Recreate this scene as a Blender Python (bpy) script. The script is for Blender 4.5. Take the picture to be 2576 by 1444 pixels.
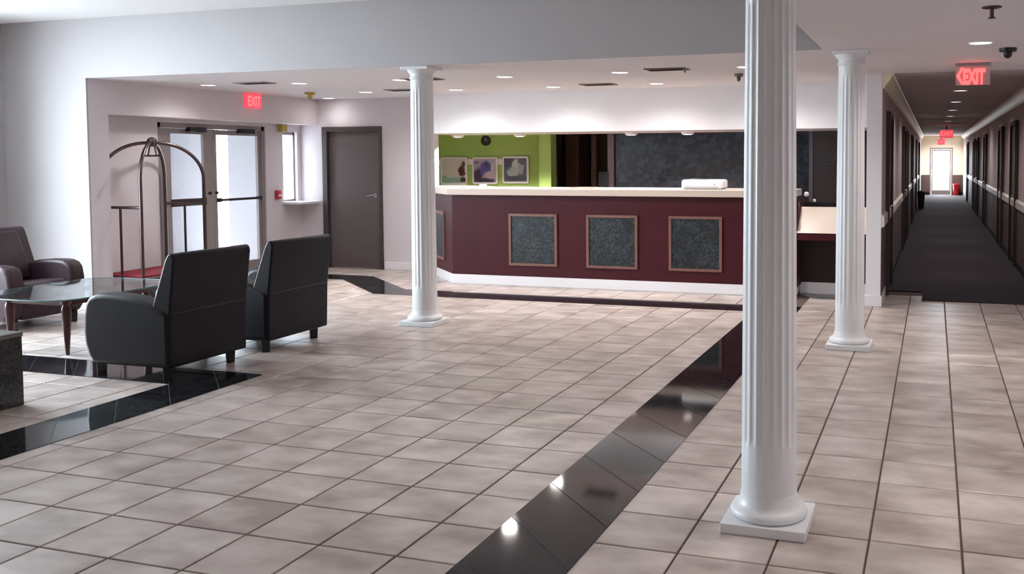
import bpy, bmesh, math, random
from mathutils import Vector, Matrix
random.seed(7)
scene = bpy.context.scene
for o in list(bpy.data.objects):
    bpy.data.objects.remove(o, do_unlink=True)
COL = scene.collection

# ------------------------------------------------------------------ camera
# X = right along the reception desk, Y = down the corridor, Z = up; metres
H = 1.55                                   # eye height
IW, IH = 2576.0, 1444.0
F = 2368.5875
PP = (1580.0, 516.692)                     # the photograph is a crop: the optical axis is right of its middle
D1 = Vector((0.30879361, -0.0488022, 0.94987623))      # world +Y seen from the camera (right, down, forward)
D2 = Vector((0.9511203, 0.01155571, -0.30860434))      # world +X
UP = Vector((-0.00408407, -0.99874161, -0.04998509))   # world +Z
cam_d = bpy.data.cameras.new('camera')
cam = bpy.data.objects.new('camera', cam_d)
COL.objects.link(cam)
xw = Vector((D2[0], D1[0], UP[0])); yw = -Vector((D2[1], D1[1], UP[1]))
xw.normalize(); yw = (yw - xw * yw.dot(xw)).normalized(); zw = xw.cross(yw)
cam.matrix_world = Matrix(((xw[0], yw[0], zw[0], 0), (xw[1], yw[1], zw[1], 0), (xw[2], yw[2], zw[2], H), (0, 0, 0, 1)))
cam_d.sensor_fit = 'HORIZONTAL'; cam_d.sensor_width = 36.0
cam_d.lens = F / IW * 36.0
cam_d.shift_x = (IW / 2 - PP[0]) / IW
cam_d.shift_y = (PP[1] - IH / 2) / IW
cam_d.clip_start = 0.05; cam_d.clip_end = 300
scene.camera = cam

# ------------------------------------------------------------------ sky, exposure
scene.view_settings.view_transform = 'Standard'
scene.view_settings.look = 'None'
scene.view_settings.gamma = 1.0
scene.view_settings.use_curve_mapping = False
scene.view_settings.exposure = 0.4
world = bpy.data.worlds.new('overcast_sky'); scene.world = world
world.use_nodes = True
bg = world.node_tree.nodes['Background']
bg.inputs[0].default_value = (0.84, 0.895, 1.0, 1)
bg.inputs[1].default_value = 39.0

def portal(loc, rot, sx, sy):
    l = bpy.data.lights.new('window_portal', 'AREA'); l.shape = 'RECTANGLE'; l.size = sx; l.size_y = sy
    l.cycles.is_portal = True
    o = bpy.data.objects.new('window_portal', l); COL.objects.link(o); o.location = loc; o.rotation_euler = rot
    return o
WALLX = -9.55                                # outer wall of the high seating area
PORTALS = [((WALLX - .05, 5.25, 1.65), (0, -math.pi / 2, 0), 2.4, 2.3),
           ((-10.88, 9.6, 1.0), (0, -math.pi / 2, 0), 2.0, .32),
           ((-9.715, 11.10, 1.0), (-math.pi / 2, 0, 0), .24, 2.0),
           ((0.30, 40.45, 1.0), (-math.pi / 2, 0, 0), 1.0, 2.1)]
for p in PORTALS: portal(*p)

# ------------------------------------------------------------------ pixel helpers (photo frame 2576 x 1444)
def ray(x, y):
    r = Vector((x - PP[0], y - PP[1], F)); return Vector((r.dot(D2), r.dot(D1), r.dot(UP)))
def on_z(x, y, z=0.0):
    r = ray(x, y); t = (z - H) / r.z; return (r.x * t, r.y * t)
def on_y(x, y, Y):
    r = ray(x, y); t = Y / r.y; return (r.x * t, H + r.z * t)
def on_x(x, y, X):
    r = ray(x, y); t = X / r.x; return (r.y * t, H + r.z * t)
def proj(X, Y, Z):
    v = D2 * X + D1 * Y + UP * (Z - H)
    if v.z < .05: return None
    return (PP[0] + F * v.x / v.z, PP[1] + F * v.y / v.z)

# ------------------------------------------------------------------ materials
def lin(c):
    c = c / 255.0
    return c / 12.92 if c <= .04045 else ((c + .055) / 1.055) ** 2.4
def rgb(r, g, b): return (lin(r), lin(g), lin(b), 1)
def new_mat(name):
    m = bpy.data.materials.new(name); m.use_nodes = True
    nt = m.node_tree; return m, nt, nt.nodes['Principled BSDF']
def N(nt, t, **kw):
    n = nt.nodes.new(t)
    for k, v in kw.items(): setattr(n, k, v)
    return n
def mat(name, col, rough=.5, metal=0.0, var=0.06, scale=6.0, bump=0.0, bscale=80.0, coat=0.0, spec=.5, emis=None, estr=0.0):
    m, nt, b = new_mat(name)
    tc = N(nt, 'ShaderNodeTexCoord')
    nz = N(nt, 'ShaderNodeTexNoise'); nz.inputs['Scale'].default_value = scale; nz.inputs['Detail'].default_value = 4
    nt.links.new(tc.outputs['Object'], nz.inputs['Vector'])
    rmp = N(nt, 'ShaderNodeValToRGB')
    lo = [max(0, c * (1 - var)) for c in col[:3]]; hi = [min(1, c * (1 + var)) for c in col[:3]]
    rmp.color_ramp.elements[0].position = .3; rmp.color_ramp.elements[1].position = .7
    rmp.color_ramp.elements[0].color = (*lo, 1); rmp.color_ramp.elements[1].color = (*hi, 1)
    nt.links.new(nz.outputs['Fac'], rmp.inputs['Fac']); nt.links.new(rmp.outputs['Color'], b.inputs['Base Color'])
    b.inputs['Roughness'].default_value = rough; b.inputs['Metallic'].default_value = metal
    b.inputs['Specular IOR Level'].default_value = spec
    b.inputs['Coat Weight'].default_value = coat
    if bump:
        n2 = N(nt, 'ShaderNodeTexNoise'); n2.inputs['Scale'].default_value = bscale; n2.inputs['Detail'].default_value = 3
        nt.links.new(tc.outputs['Object'], n2.inputs['Vector'])
        bp = N(nt, 'ShaderNodeBump'); bp.inputs['Strength'].default_value = bump; bp.inputs['Distance'].default_value = .004
        nt.links.new(n2.outputs['Fac'], bp.inputs['Height']); nt.links.new(bp.outputs['Normal'], b.inputs['Normal'])
    if emis:
        b.inputs['Emission Color'].default_value = emis; b.inputs['Emission Strength'].default_value = estr
    return m
def glass(name, tint=(1, 1, 1, 1), refl_rough=.02, ior=1.45):
    m = bpy.data.materials.new(name); m.use_nodes = True; nt = m.node_tree; nt.nodes.clear()
    out = N(nt, 'ShaderNodeOutputMaterial'); mix = N(nt, 'ShaderNodeMixShader')
    tr = N(nt, 'ShaderNodeBsdfTransparent'); tr.inputs[0].default_value = tint
    gl = N(nt, 'ShaderNodeBsdfGlossy'); gl.inputs['Roughness'].default_value = refl_rough
    lw_ = N(nt, 'ShaderNodeLayerWeight'); lw_.inputs['Blend'].default_value = .5      # Schlick, same from both faces
    pw = N(nt, 'ShaderNodeMath', operation='POWER'); pw.inputs[1].default_value = 5.0
    nt.links.new(lw_.outputs['Facing'], pw.inputs[0])
    f0 = ((ior - 1) / (ior + 1)) ** 2
    fr = N(nt, 'ShaderNodeMath', operation='MULTIPLY_ADD'); fr.inputs[1].default_value = 1 - f0; fr.inputs[2].default_value = f0
    nt.links.new(pw.outputs[0], fr.inputs[0])
    nt.links.new(fr.outputs[0], mix.inputs[0]); nt.links.new(tr.outputs[0], mix.inputs[1])
    nt.links.new(gl.outputs[0], mix.inputs[2]); nt.links.new(mix.outputs[0], out.inputs[0])
    return m
def stone(name, base, speck, scale=70.0, rough=.08, blotch=None, grout_var=0.0, spec=.5):
    m, nt, b = new_mat(name)
    geo = N(nt, 'ShaderNodeNewGeometry')
    vo = N(nt, 'ShaderNodeTexVoronoi'); vo.inputs['Scale'].default_value = scale
    nt.links.new(geo.outputs['Position'], vo.inputs['Vector'])
    n1 = N(nt, 'ShaderNodeTexNoise'); n1.inputs['Scale'].default_value = scale * .12; n1.inputs['Detail'].default_value = 6
    nt.links.new(geo.outputs['Position'], n1.inputs['Vector'])
    add = N(nt, 'ShaderNodeMath', operation='MULTIPLY'); sep = N(nt, 'ShaderNodeSeparateColor')
    nt.links.new(vo.outputs['Color'], sep.inputs[0])
    nt.links.new(sep.outputs[0], add.inputs[0]); nt.links.new(n1.outputs['Fac'], add.inputs[1])
    rmp = N(nt, 'ShaderNodeValToRGB')
    rmp.color_ramp.elements[0].position = .12; rmp.color_ramp.elements[1].position = .55
    rmp.color_ramp.elements[0].color = base; rmp.color_ramp.elements[1].color = speck
    nt.links.new(add.outputs[0], rmp.inputs['Fac']); nt.links.new(rmp.outputs['Color'], b.inputs['Base Color'])
    b.inputs['Roughness'].default_value = rough
    b.inputs['Specular IOR Level'].default_value = spec
    return m
def tile_mat(name, per_island):
    m, nt, b = new_mat(name)
    geo = N(nt, 'ShaderNodeNewGeometry')
    n1 = N(nt, 'ShaderNodeTexNoise'); n1.inputs['Scale'].default_value = 3.4; n1.inputs['Detail'].default_value = 4; n1.inputs['Roughness'].default_value = .5
    mp = N(nt, 'ShaderNodeMapping'); mp.inputs['Scale'].default_value = (1.0, 1.5, 1)
    if per_island:
        rnd = geo.outputs['Random Per Island']
    else:
        rnd = N(nt, 'ShaderNodeObjectInfo').outputs['Random']
    off = N(nt, 'ShaderNodeCombineXYZ'); mul = N(nt, 'ShaderNodeMath', operation='MULTIPLY'); mul.inputs[1].default_value = 37.0
    nt.links.new(rnd, mul.inputs[0]); nt.links.new(mul.outputs[0], off.inputs[2])
    vadd = N(nt, 'ShaderNodeVectorMath', operation='ADD')
    nt.links.new(geo.outputs['Position'], vadd.inputs[0]); nt.links.new(off.outputs[0], vadd.inputs[1])
    nt.links.new(vadd.outputs[0], mp.inputs[0]); nt.links.new(mp.outputs[0], n1.inputs['Vector'])
    rmp = N(nt, 'ShaderNodeValToRGB')
    rmp.color_ramp.elements[0].position = .32; rmp.color_ramp.elements[1].position = .68
    rmp.color_ramp.elements[0].color = rgb(150, 135, 127); rmp.color_ramp.elements[1].color = rgb(202, 189, 182)
    nt.links.new(n1.outputs['Fac'], rmp.inputs['Fac'])
    hsv = N(nt, 'ShaderNodeHueSaturation')
    mr = N(nt, 'ShaderNodeMapRange'); mr.inputs['To Min'].default_value = .95; mr.inputs['To Max'].default_value = 1.05
    nt.links.new(rnd, mr.inputs['Value']); nt.links.new(mr.outputs[0], hsv.inputs['Value'])
    nt.links.new(rmp.outputs['Color'], hsv.inputs['Color']); nt.links.new(hsv.outputs[0], b.inputs['Base Color'])
    b.inputs['Roughness'].default_value = .25
    n2 = N(nt, 'ShaderNodeTexNoise'); n2.inputs['Scale'].default_value = 9; n2.inputs['Detail'].default_value = 3
    nt.links.new(geo.outputs['Position'], n2.inputs['Vector'])
    r2 = N(nt, 'ShaderNodeMapRange'); r2.inputs['To Min'].default_value = .285; r2.inputs['To Max'].default_value = .37
    nt.links.new(n2.outputs['Fac'], r2.inputs['Value']); nt.links.new(r2.outputs[0], b.inputs['Roughness'])
    b.inputs['Specular IOR Level'].default_value = .5
    bp = N(nt, 'ShaderNodeBump'); bp.inputs['Strength'].default_value = .03; bp.inputs['Distance'].default_value = .01
    nt.links.new(n2.outputs['Fac'], bp.inputs['Height']); nt.links.new(bp.outputs['Normal'], b.inputs['Normal'])
    return m
def picture_mat(name, ground, blobs, w, h):
    """flat print: soft blobs of colour over a ground, in the sheet's own x/z"""
    m, nt, b = new_mat(name)
    tc = N(nt, 'ShaderNodeTexCoord')
    nz = N(nt, 'ShaderNodeTexNoise'); nz.inputs['Scale'].default_value = 9; nz.inputs['Detail'].default_value = 3
    nt.links.new(tc.outputs['Object'], nz.inputs['Vector'])
    sub = N(nt, 'ShaderNodeVectorMath', operation='MULTIPLY_ADD')
    sub.inputs[1].default_value = (.10, 0, .10); sub.inputs[2].default_value = (-.05, 0, -.05)
    nt.links.new(nz.outputs['Color'], sub.inputs[0])
    wob = N(nt, 'ShaderNodeVectorMath', operation='ADD')
    nt.links.new(tc.outputs['Object'], wob.inputs[0]); nt.links.new(sub.outputs[0], wob.inputs[1])
    prev = None
    for (cx, cz, rx, rz, col) in blobs:
        ma = N(nt, 'ShaderNodeVectorMath', operation='MULTIPLY_ADD')
        ma.inputs[1].default_value = (1 / (rx * w), 0, 1 / (rz * h)); ma.inputs[2].default_value = (-cx / rx, 0, -cz / rz)
        nt.links.new(wob.outputs[0], ma.inputs[0])
        ln = N(nt, 'ShaderNodeVectorMath', operation='LENGTH'); nt.links.new(ma.outputs[0], ln.inputs[0])
        mr = N(nt, 'ShaderNodeMapRange'); mr.inputs['From Min'].default_value = .75; mr.inputs['From Max'].default_value = 1.1
        mr.inputs['To Min'].default_value = 1; mr.inputs['To Max'].default_value = 0
        nt.links.new(ln.outputs['Value'], mr.inputs['Value'])
        mx = N(nt, 'ShaderNodeMix', data_type='RGBA')
        nt.links.new(mr.outputs[0], mx.inputs['Factor'])
        if prev is None: mx.inputs['A'].default_value = ground
        else: nt.links.new(prev, mx.inputs['A'])
        mx.inputs['B'].default_value = col
        prev = mx.outputs['Result']
    nt.links.new(prev, b.inputs['Base Color']); b.inputs['Roughness'].default_value = .4
    return m

M = {}
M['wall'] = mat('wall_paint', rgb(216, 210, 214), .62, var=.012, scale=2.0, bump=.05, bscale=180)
M['ceil'] = mat('ceiling_paint', rgb(224, 219, 222), .75, var=.012, scale=2.0)
M['atrium_ceil'] = mat('atrium_ceiling_paint', rgb(250, 250, 250), .7, var=.01, scale=2.0)
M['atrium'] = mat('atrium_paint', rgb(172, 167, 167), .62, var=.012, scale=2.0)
M['trim'] = mat('white_trim', rgb(232, 230, 232), .35, var=.01)
M['column'] = mat('column_paint', rgb(232, 232, 233), .38, var=.01)
M['tile'] = tile_mat('floor_tile_glaze', False)
M['tile_field'] = tile_mat('floor_tile_glaze_field', True)
M['grout'] = mat('brown_grout', rgb(88, 68, 62), .8, var=.1, scale=20)
M['granite_grout'] = mat('grey_grout', rgb(140, 142, 150), .7, var=.05)
M['granite'] = stone('black_granite', rgb(13, 13, 16), rgb(44, 45, 49), 95, .06, spec=.3)
M['granite_wall'] = stone('blue_black_granite', rgb(20, 28, 37), rgb(52, 66, 80), 15, .35)
M['granite_panel'] = stone('green_black_granite', rgb(17, 21, 24), rgb(58, 66, 68), 60, .4)
M['plinth_stone'] = stone('charcoal_stone', rgb(24, 24, 25), rgb(66, 66, 66), 90, .25)
M['cherry'] = mat('cherry_laminate', rgb(62, 17, 25), .5, var=.07, scale=3.0, spec=.22)
M['cherry_frame'] = mat('pale_wood_frame', rgb(116, 80, 70), .4, var=.1, scale=14)
M['counter'] = mat('beige_laminate', rgb(204, 187, 173), .35, var=.03, scale=30)
M['leather'] = mat('dark_leather', rgb(25, 21, 26), .48, var=.14, scale=9, bump=.22, bscale=150, spec=.22)
M['leather_brown'] = mat('brown_leather', rgb(52, 37, 42), .38, var=.14, scale=9, bump=.22, bscale=150, spec=.22)
M['black_wood'] = mat('black_wood', rgb(22, 18, 18), .4, var=.1)
M['mahogany'] = mat('mahogany', rgb(74, 36, 34), .3, var=.2, scale=12)
M['glass'] = glass('clear_glass', (.93, .97, .97, 1))
M['table_glass'] = glass('table_glass', (.80, .88, .92, 1), .03, 2.1)
M['glass_edge'] = mat('glass_edge', rgb(70, 110, 110), .15, var=.05)
M['steel'] = mat('brushed_steel', rgb(96, 84, 84), .30, 1.0, var=.05)
M['chrome'] = mat('chrome', rgb(190, 190, 190), .15, 1.0, var=.02)
M['alu'] = mat('grey_aluminium', rgb(150, 142, 142), .45, .3, var=.03)
M['red_carpet'] = mat('red_carpet', rgb(128, 26, 40), .95, var=.15, scale=60, bump=.4, bscale=300)
M['rubber'] = mat('black_rubber', rgb(28, 26, 28), .6, var=.1)
M['door'] = mat('brown_grey_door_paint', rgb(86, 76, 74), .45, var=.03)
M['door_frame'] = mat('dark_door_frame', rgb(62, 53, 53), .45, var=.03)
M['green'] = mat('green_wall_paint', rgb(156, 186, 96), .6, var=.02, scale=2)
M['dark_room'] = mat('brown_wall_paint', rgb(92, 76, 58), .7, var=.08, scale=3)
M['brown_door'] = mat('brown_wood_door', rgb(84, 62, 50), .5, var=.12, scale=5)
M['black'] = mat('black_plastic', rgb(24, 22, 24), .4, var=.05)
M['white'] = mat('white_plastic', rgb(238, 236, 238), .35, var=.01)
M['vent'] = mat('vent_metal', rgb(104, 88, 84), .5, var=.05)
M['vent_dark'] = mat('vent_throat', rgb(40, 32, 32), .8, var=.05)
M['yellow'] = mat('aged_yellow_plastic', rgb(170, 150, 60), .5, var=.05)
M['red'] = mat('red_enamel', rgb(170, 30, 36), .35, var=.04)
M['carpet'] = mat('plum_carpet', rgb(38, 27, 34), .95, var=.12, scale=90, bump=.4, bscale=400)
M['corr_wall'] = mat('corridor_paint', rgb(190, 174, 172), .6, var=.015, scale=2)
M['wainscot'] = mat('wainscot_paint', rgb(98, 82, 84), .55, var=.03, scale=4)
M['corr_ceil'] = mat('corridor_ceiling_paint', rgb(196, 180, 178), .75, var=.015)
M['cream'] = mat('cream_trim', rgb(226, 216, 184), .4, var=.01)
M['rail'] = mat('chair_rail_paint', rgb(214, 204, 196), .4, var=.01)
M['lens'] = mat('lamp_lens', rgb(255, 250, 246), .4, emis=(1, .94, .90, 1), estr=14)
M['lens_dim'] = mat('corridor_lamp_lens', rgb(255, 250, 246), .4, emis=(1, .95, .97, 1), estr=3.0)
M['exit_red'] = mat('exit_sign_glow', rgb(220, 30, 50), .4, emis=(1, .04, .08, 1), estr=1.6)
M['exit_face'] = mat('exit_sign_face', rgb(206, 60, 70), .4, emis=(1, .10, .16, 1), estr=.55)
M['exit_text'] = mat('exit_sign_letters', rgb(250, 60, 60), .4, emis=(1, .06, .06, 1), estr=3.0)
M['acrylic'] = mat('frosted_acrylic', rgb(214, 196, 192), .4, var=.01)
M['acrylic'].node_tree.nodes['Principled BSDF'].inputs['Alpha'].default_value = .45
M['outside_wall'] = mat('outside_render', rgb(214, 210, 214), .8, var=.02)
M['bounce_paving'] = mat('outside_bounce_paving', rgb(218, 218, 216), .9, var=.06)  # paving painted pale to bounce daylight onto the high ceiling

# ------------------------------------------------------------------ mesh helpers
class MB:
    def __init__(s): s.v = []; s.f = []
    def box(s, x0, x1, y0, y1, z0, z1):
        b = len(s.v)
        s.v += [(x0, y0, z0), (x1, y0, z0), (x1, y1, z0), (x0, y1, z0), (x0, y0, z1), (x1, y0, z1), (x1, y1, z1), (x0, y1, z1)]
        s.f += [tuple(b + i for i in q) for q in ((0, 3, 2, 1), (4, 5, 6, 7), (0, 1, 5, 4), (1, 2, 6, 5), (2, 3, 7, 6), (3, 0, 4, 7))]
        return s
    def prism(s, poly, lo, hi, axis='z'):
        """poly: 2D points, extruded along axis. z:(x,y)  y:(x,z)  x:(y,z)"""
        b = len(s.v); n = len(poly)
        def put(p, h): return (p[0], p[1], h) if axis == 'z' else ((p[0], h, p[1]) if axis == 'y' else (h, p[0], p[1]))
        s.v += [put(p, lo) for p in poly] + [put(p, hi) for p in poly]
        s.f.append(tuple(b + i for i in range(n))[::-1]); s.f.append(tuple(b + n + i for i in range(n)))
        for i in range(n):
            j = (i + 1) % n; s.f.append((b + i, b + j, b + n + j, b + n + i))
        return s
    def lathe(s, prof, cx=0, cy=0, n=32, cap=True, axis='z', c3=0):
        b = len(s.v)
        for (r, z) in prof:
            for i in range(n):
                a = 2 * math.pi * i / n
                p = (r * math.cos(a), r * math.sin(a))
                if axis == 'z': s.v.append((cx + p[0], cy + p[1], z))
                elif axis == 'y': s.v.append((cx + p[0], z, cy + p[1]))
                else: s.v.append((z, cx + p[0], cy + p[1]))
        for k in range(len(prof) - 1):
            for i in range(n):
                j = (i + 1) % n
                s.f.append((b + k * n + i, b + k * n + j, b + (k + 1) * n + j, b + (k + 1) * n + i))
        if cap:
            s.f.append(tuple(b + i for i in range(n))[::-1]); e = b + (len(prof) - 1) * n
            s.f.append(tuple(e + i for i in range(n)))
        return s
    def tube(s, pts, r, n=12):
        b = len(s.v); pts = [Vector(p) for p in pts]; m = len(pts)
        ref = None
        for k, p in enumerate(pts):
            t = (pts[min(k + 1, m - 1)] - pts[max(k - 1, 0)]).normalized()
            if ref is None:
                ref = t.orthogonal().normalized()
            ref = (ref - t * ref.dot(t)).normalized(); q = t.cross(ref)
            for i in range(n):
                a = 2 * math.pi * i / n
                s.v.append(tuple(p + ref * (r * math.cos(a)) + q * (r * math.sin(a))))
        for k in range(m - 1):
            for i in range(n):
                j = (i + 1) % n
                s.f.append((b + k * n + i, b + k * n + j, b + (k + 1) * n + j, b + (k + 1) * n + i))
        s.f.append(tuple(b + i for i in range(n))[::-1]); s.f.append(tuple(b + (m - 1) * n + i for i in range(n)))
        return s
    def build(s, name, material, parent=None, bevel=0.0, segs=3, smooth=False, angle=35):
        if parent is None:
            xs = [v[0] for v in s.v]; ys = [v[1] for v in s.v]; zs = [v[2] for v in s.v]
            org = Vector(((min(xs) + max(xs)) / 2, (min(ys) + max(ys)) / 2, min(zs)))
        else:
            org = world_loc(parent)
        me = bpy.data.meshes.new(name)
        me.from_pydata([tuple(Vector(v) - org) for v in s.v], [], s.f)
        bm = bmesh.new(); bm.from_mesh(me); bmesh.ops.recalc_face_normals(bm, faces=bm.faces); bm.to_mesh(me); bm.free()
        me.materials.append(material)
        o = bpy.data.objects.new(name, me); COL.objects.link(o)
        if parent is None: o.location = org
        else: o.parent = parent
        if bevel:
            md = o.modifiers.new('bevel', 'BEVEL'); md.width = bevel; md.segments = segs
            md.limit_method = 'ANGLE'; md.angle_limit = math.radians(angle)
            md.harden_normals = False
        if smooth or bevel:
            me.polygons.foreach_set('use_smooth', [True] * len(me.polygons))
            try: me.set_sharp_from_angle(angle=math.radians(angle))
            except Exception: pass
        return o
def world_loc(o):
    l = Vector(o.location)
    while o.parent is not None:
        o = o.parent; l += Vector(o.location)
    return l
def tag(o, label=None, cat=None, group=None, kind=None):
    if label: o['label'] = label
    if cat: o['category'] = cat
    if group: o['group'] = group
    if kind: o['kind'] = kind
    return o
def thing(name, label, cat, loc, group=None, kind=None):
    o = bpy.data.objects.new(name, None); COL.objects.link(o); o.location = loc; o.empty_display_size = .1
    return tag(o, label, cat, group, kind)
def struct(name, mb, m, parent=None, **kw):
    o = mb.build(name, m, parent, **kw)
    if parent is None: o['kind'] = 'structure'
    return o
def copy_tree(o, parent=None):
    c = o.copy(); COL.objects.link(c); c.parent = parent
    for ch in list(o.children): copy_tree(ch, c)
    return c
def text_mesh(body, size, depth, name, m, parent, loc, rot, fit=None, bold=.012):
    cu = bpy.data.curves.new(name, 'FONT'); cu.body = body; cu.size = size; cu.extrude = depth
    cu.align_x = 'CENTER'; cu.align_y = 'CENTER'; cu.offset = size * bold
    t = bpy.data.objects.new(name, cu); COL.objects.link(t)
    dg = bpy.context.evaluated_depsgraph_get()
    me = bpy.data.meshes.new_from_object(t.evaluated_get(dg))
    bpy.data.objects.remove(t, do_unlink=True)
    me.materials.clear(); me.materials.append(m)
    if fit:
        xs = [v.co.x for v in me.vertices]; ys_ = [v.co.y for v in me.vertices]
        mx, my = (max(xs) + min(xs)) / 2, (max(ys_) + min(ys_)) / 2
        for v in me.vertices:
            v.co.x = (v.co.x - mx) * fit[0] / (max(xs) - min(xs)); v.co.y = (v.co.y - my) * fit[1] / (max(ys_) - min(ys_))
    o = bpy.data.objects.new(name, me); COL.objects.link(o); o.parent = parent
    o.location = Vector(loc) - world_loc(parent); o.rotation_euler = rot
    return o

# ------------------------------------------------------------------ key dimensions
ZL, ZH = 2.405, 3.02          # low ceiling, ceiling of the seating area
YB = 11.4855                  # reception back wall
BY = 7.62                     # face of the bulkhead
AX = -0.87                    # edge of the low ceiling along the walkway
XR = 3.2                      # right wall of the lobby
YN = -5.0                     # wall behind the camera
XS = -8.40                    # stub / soffit plane beside the entrance
XE = -8.70                    # entrance wall
CL, CR = -0.515, 1.12         # corridor walls
YC0, YC1 = 10.04, 40.4        # corridor start and end

# ------------------------------------------------------------------ shell
struct('floor', MB().box(WALLX, XR, YN, 13.3, -.12, -.005), M['grout'])
floor = bpy.data.objects['floor']
struct('floor_carpet', MB().prism([(CL, 11.26), (-.11, 11.26), (-.11, 10.60), (CR, 10.60), (CR, YC1 + .1), (CL, YC1 + .1)], -.004, .007), M['carpet'])
struct('ceiling', MB().box(WALLX, AX, YN, BY, ZH, ZH + .12), M['atrium_ceil'])
struct('ceiling_reception', MB().prism([(XE - .2, BY + .02), (AX + .02, BY + .02), (AX + .02, YN), (XR, YN), (XR, YC0), (CR, YC0), (CR, YC0 + .001), (CL - .15, YC0 + .001), (CL - .15, 13.5), (XE - .2, 13.5)], ZL, ZL + .12), M['ceil'])
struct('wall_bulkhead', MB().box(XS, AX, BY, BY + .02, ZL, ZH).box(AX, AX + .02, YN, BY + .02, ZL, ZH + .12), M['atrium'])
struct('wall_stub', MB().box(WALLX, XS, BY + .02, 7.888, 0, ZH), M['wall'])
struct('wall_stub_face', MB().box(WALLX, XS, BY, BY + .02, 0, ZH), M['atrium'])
# outer wall of the seating area with two tall windows
lw = MB()
for (y0, y1, z0, z1) in ((YN, 4.1, 0, ZH), (4.1, 6.4, 0, .45), (4.1, 6.4, 2.88, ZH), (6.4, BY, 0, ZH)):
    lw.box(WALLX - .2, WALLX, y0, y1, z0, z1)
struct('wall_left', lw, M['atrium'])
nw = MB()
for (x0, x1, z0, z1) in ((WALLX, XR, 0, ZH),):
    nw.box(x0, x1, YN - .2, YN, z0, z1)
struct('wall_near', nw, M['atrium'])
struct('wall_right', MB().box(XR, XR + .2, YN, YC0 + .2, 0, ZL + .1), M['wall'])
struct('wall_right_return', MB().box(CR, XR, YC0, YC0 + .2, 0, ZL + .1), M['wall'])
# wall beside the entrance, soffit over it
ew = MB()
for (y0, y1, z0, z1) in ((7.888, 8.86, 0, ZL), (8.86, 10.74, 2.0, ZL), (10.74, 11.10, 0, ZL), (11.10, 11.41, 0, .955), (11.10, 11.41, 1.945, ZL), (11.41, YB, 0, ZL)):
    ew.box(XE - .16, XE, y0, y1, z0, z1)
struct('wall_entrance', ew, M['wall'])
struct('wall_soffit', MB().box(XE, XS, 7.888, YB, 2.044, ZL), M['wall'])
# reception back wall with the door and the long hatch
HX0, HX1 = -6.54, CL - .15
bw = MB()
bw.box(XE - .16, -8.315, YB, YB + .15, 0, ZL).box(-8.315, -7.345, YB, YB + .15, 2.012, ZL).box(-7.345, HX0, YB, YB + .15, 0, ZL)
struct('wall_back', bw, M['wall'])
HY = 11.08                    # header over the desk stands a little proud of the back wall
struct('wall_header', MB().box(HX0, HX1, HY, YB + .75, 1.888, ZL), M['trim'])
# partition between reception and corridor
struct('wall_corridor_left', MB().box(CL - .15, CL, YC0, YC1 + .1, 0, ZL), M['trim'])  # white trim colour stands in for brighter light on the partition end
struct('wall_corridor_right', MB().box(CR, CR + .15, YC0 + .2, YC1 + .1, 0, ZL), M['corr_wall'])
struct('ceiling_corridor', MB().box(CL, CR, YC0, YC1 + .1, ZL, ZL + .12), M['corr_ceil'])
ce = MB().box(CL, -.17, YC1, YC1 + .1, 0, ZL).box(.72, CR, YC1, YC1 + .1, 0, ZL).box(-.17, .72, YC1, YC1 + .1, 1.93, ZL)
struct('wall_corridor_end', ce, mat('end_wall_glow_paint', rgb(240, 234, 216), .6, var=.01))  # pale cream stands in for the glare on the end wall
# office behind the desk
OY = 13.3
gx1 = on_y(1387, 400, OY)[0]; dx0 = on_y(1400, 400, OY)[0]; dx1 = on_y(1545, 400, OY)[0]; px1 = on_y(2036, 400, OY)[0]; px2 = on_y(2042, 400, OY)[0]
struct('wall_office_green', MB().box(-8.6, gx1, OY, OY + .12, 0, ZL), M['green'])
struct('wall_office_side', MB().box(-8.62, -8.5, YB + .15, OY, 0, ZL), M['green'])
struct('wall_office_granite', MB().box(dx1, px1, OY, OY + .12, 0, ZL), M['granite_wall'])
struct('wall_office_right', MB().box(px1, CL - .15, OY, OY + .12, 0, ZL), M['dark_room'])
struct('wall_back_room', MB().box(dx0 - 1.0, dx1 + 1.2, 15.2, 15.3, 0, ZL).box(dx0 - 1.1, dx0 - 1.0, OY + .12, 15.3, 0, ZL).box(dx1 + 1.2, dx1 + 1.3, OY + .12, 15.3, 0, ZL), M['dark_room'])
struct('floor_back_room', MB().box(-8.62, CL - .15, OY, 15.3, -.12, -.002), M['carpet'])
struct('ceiling_back_room', MB().box(dx0 - 1.1, dx1 + 1.3, OY, 15.3, ZL, ZL + .1), M['ceil'])
# outside: pale paving that bounces daylight in
struct('ground_outside', MB().box(-40, 40, -45, 90, -.30, -.13), M['bounce_paving'])
# draught lobby outside the entrance: plain walls, an unseen outer gap sized for the light it lets in and a sidelight slot
struct('wall_lobby_side', MB().box(-10.9, -9.83, 11.05, 11.15, -.13, 2.5).box(-9.60, -8.86, 11.05, 11.10, -.13, 2.5).box(-9.83, -9.60, 11.05, 11.15, 2.1, 2.5), M['outside_wall'])
struct('wall_lobby_outer', MB().box(-11.0, -10.9, 8.4, 9.44, -.13, 2.5).box(-11.0, -10.9, 9.76, 11.15, -.13, 2.5).box(-11.0, -10.9, 9.44, 9.76, 2.0, 2.5), M['outside_wall'])
struct('wall_lobby_near', MB().box(-10.9, -8.86, 8.4, 8.5, -.13, 2.5), M['outside_wall'])
struct('ceiling_lobby', MB().box(-11.0, -8.86, 8.4, 11.15, 2.5, 2.6), M['outside_wall'])
struct('floor_lobby', MB().box(-11.0, -8.86, 8.4, 11.15, -.13, -.006), M['bounce_paving'])

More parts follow.
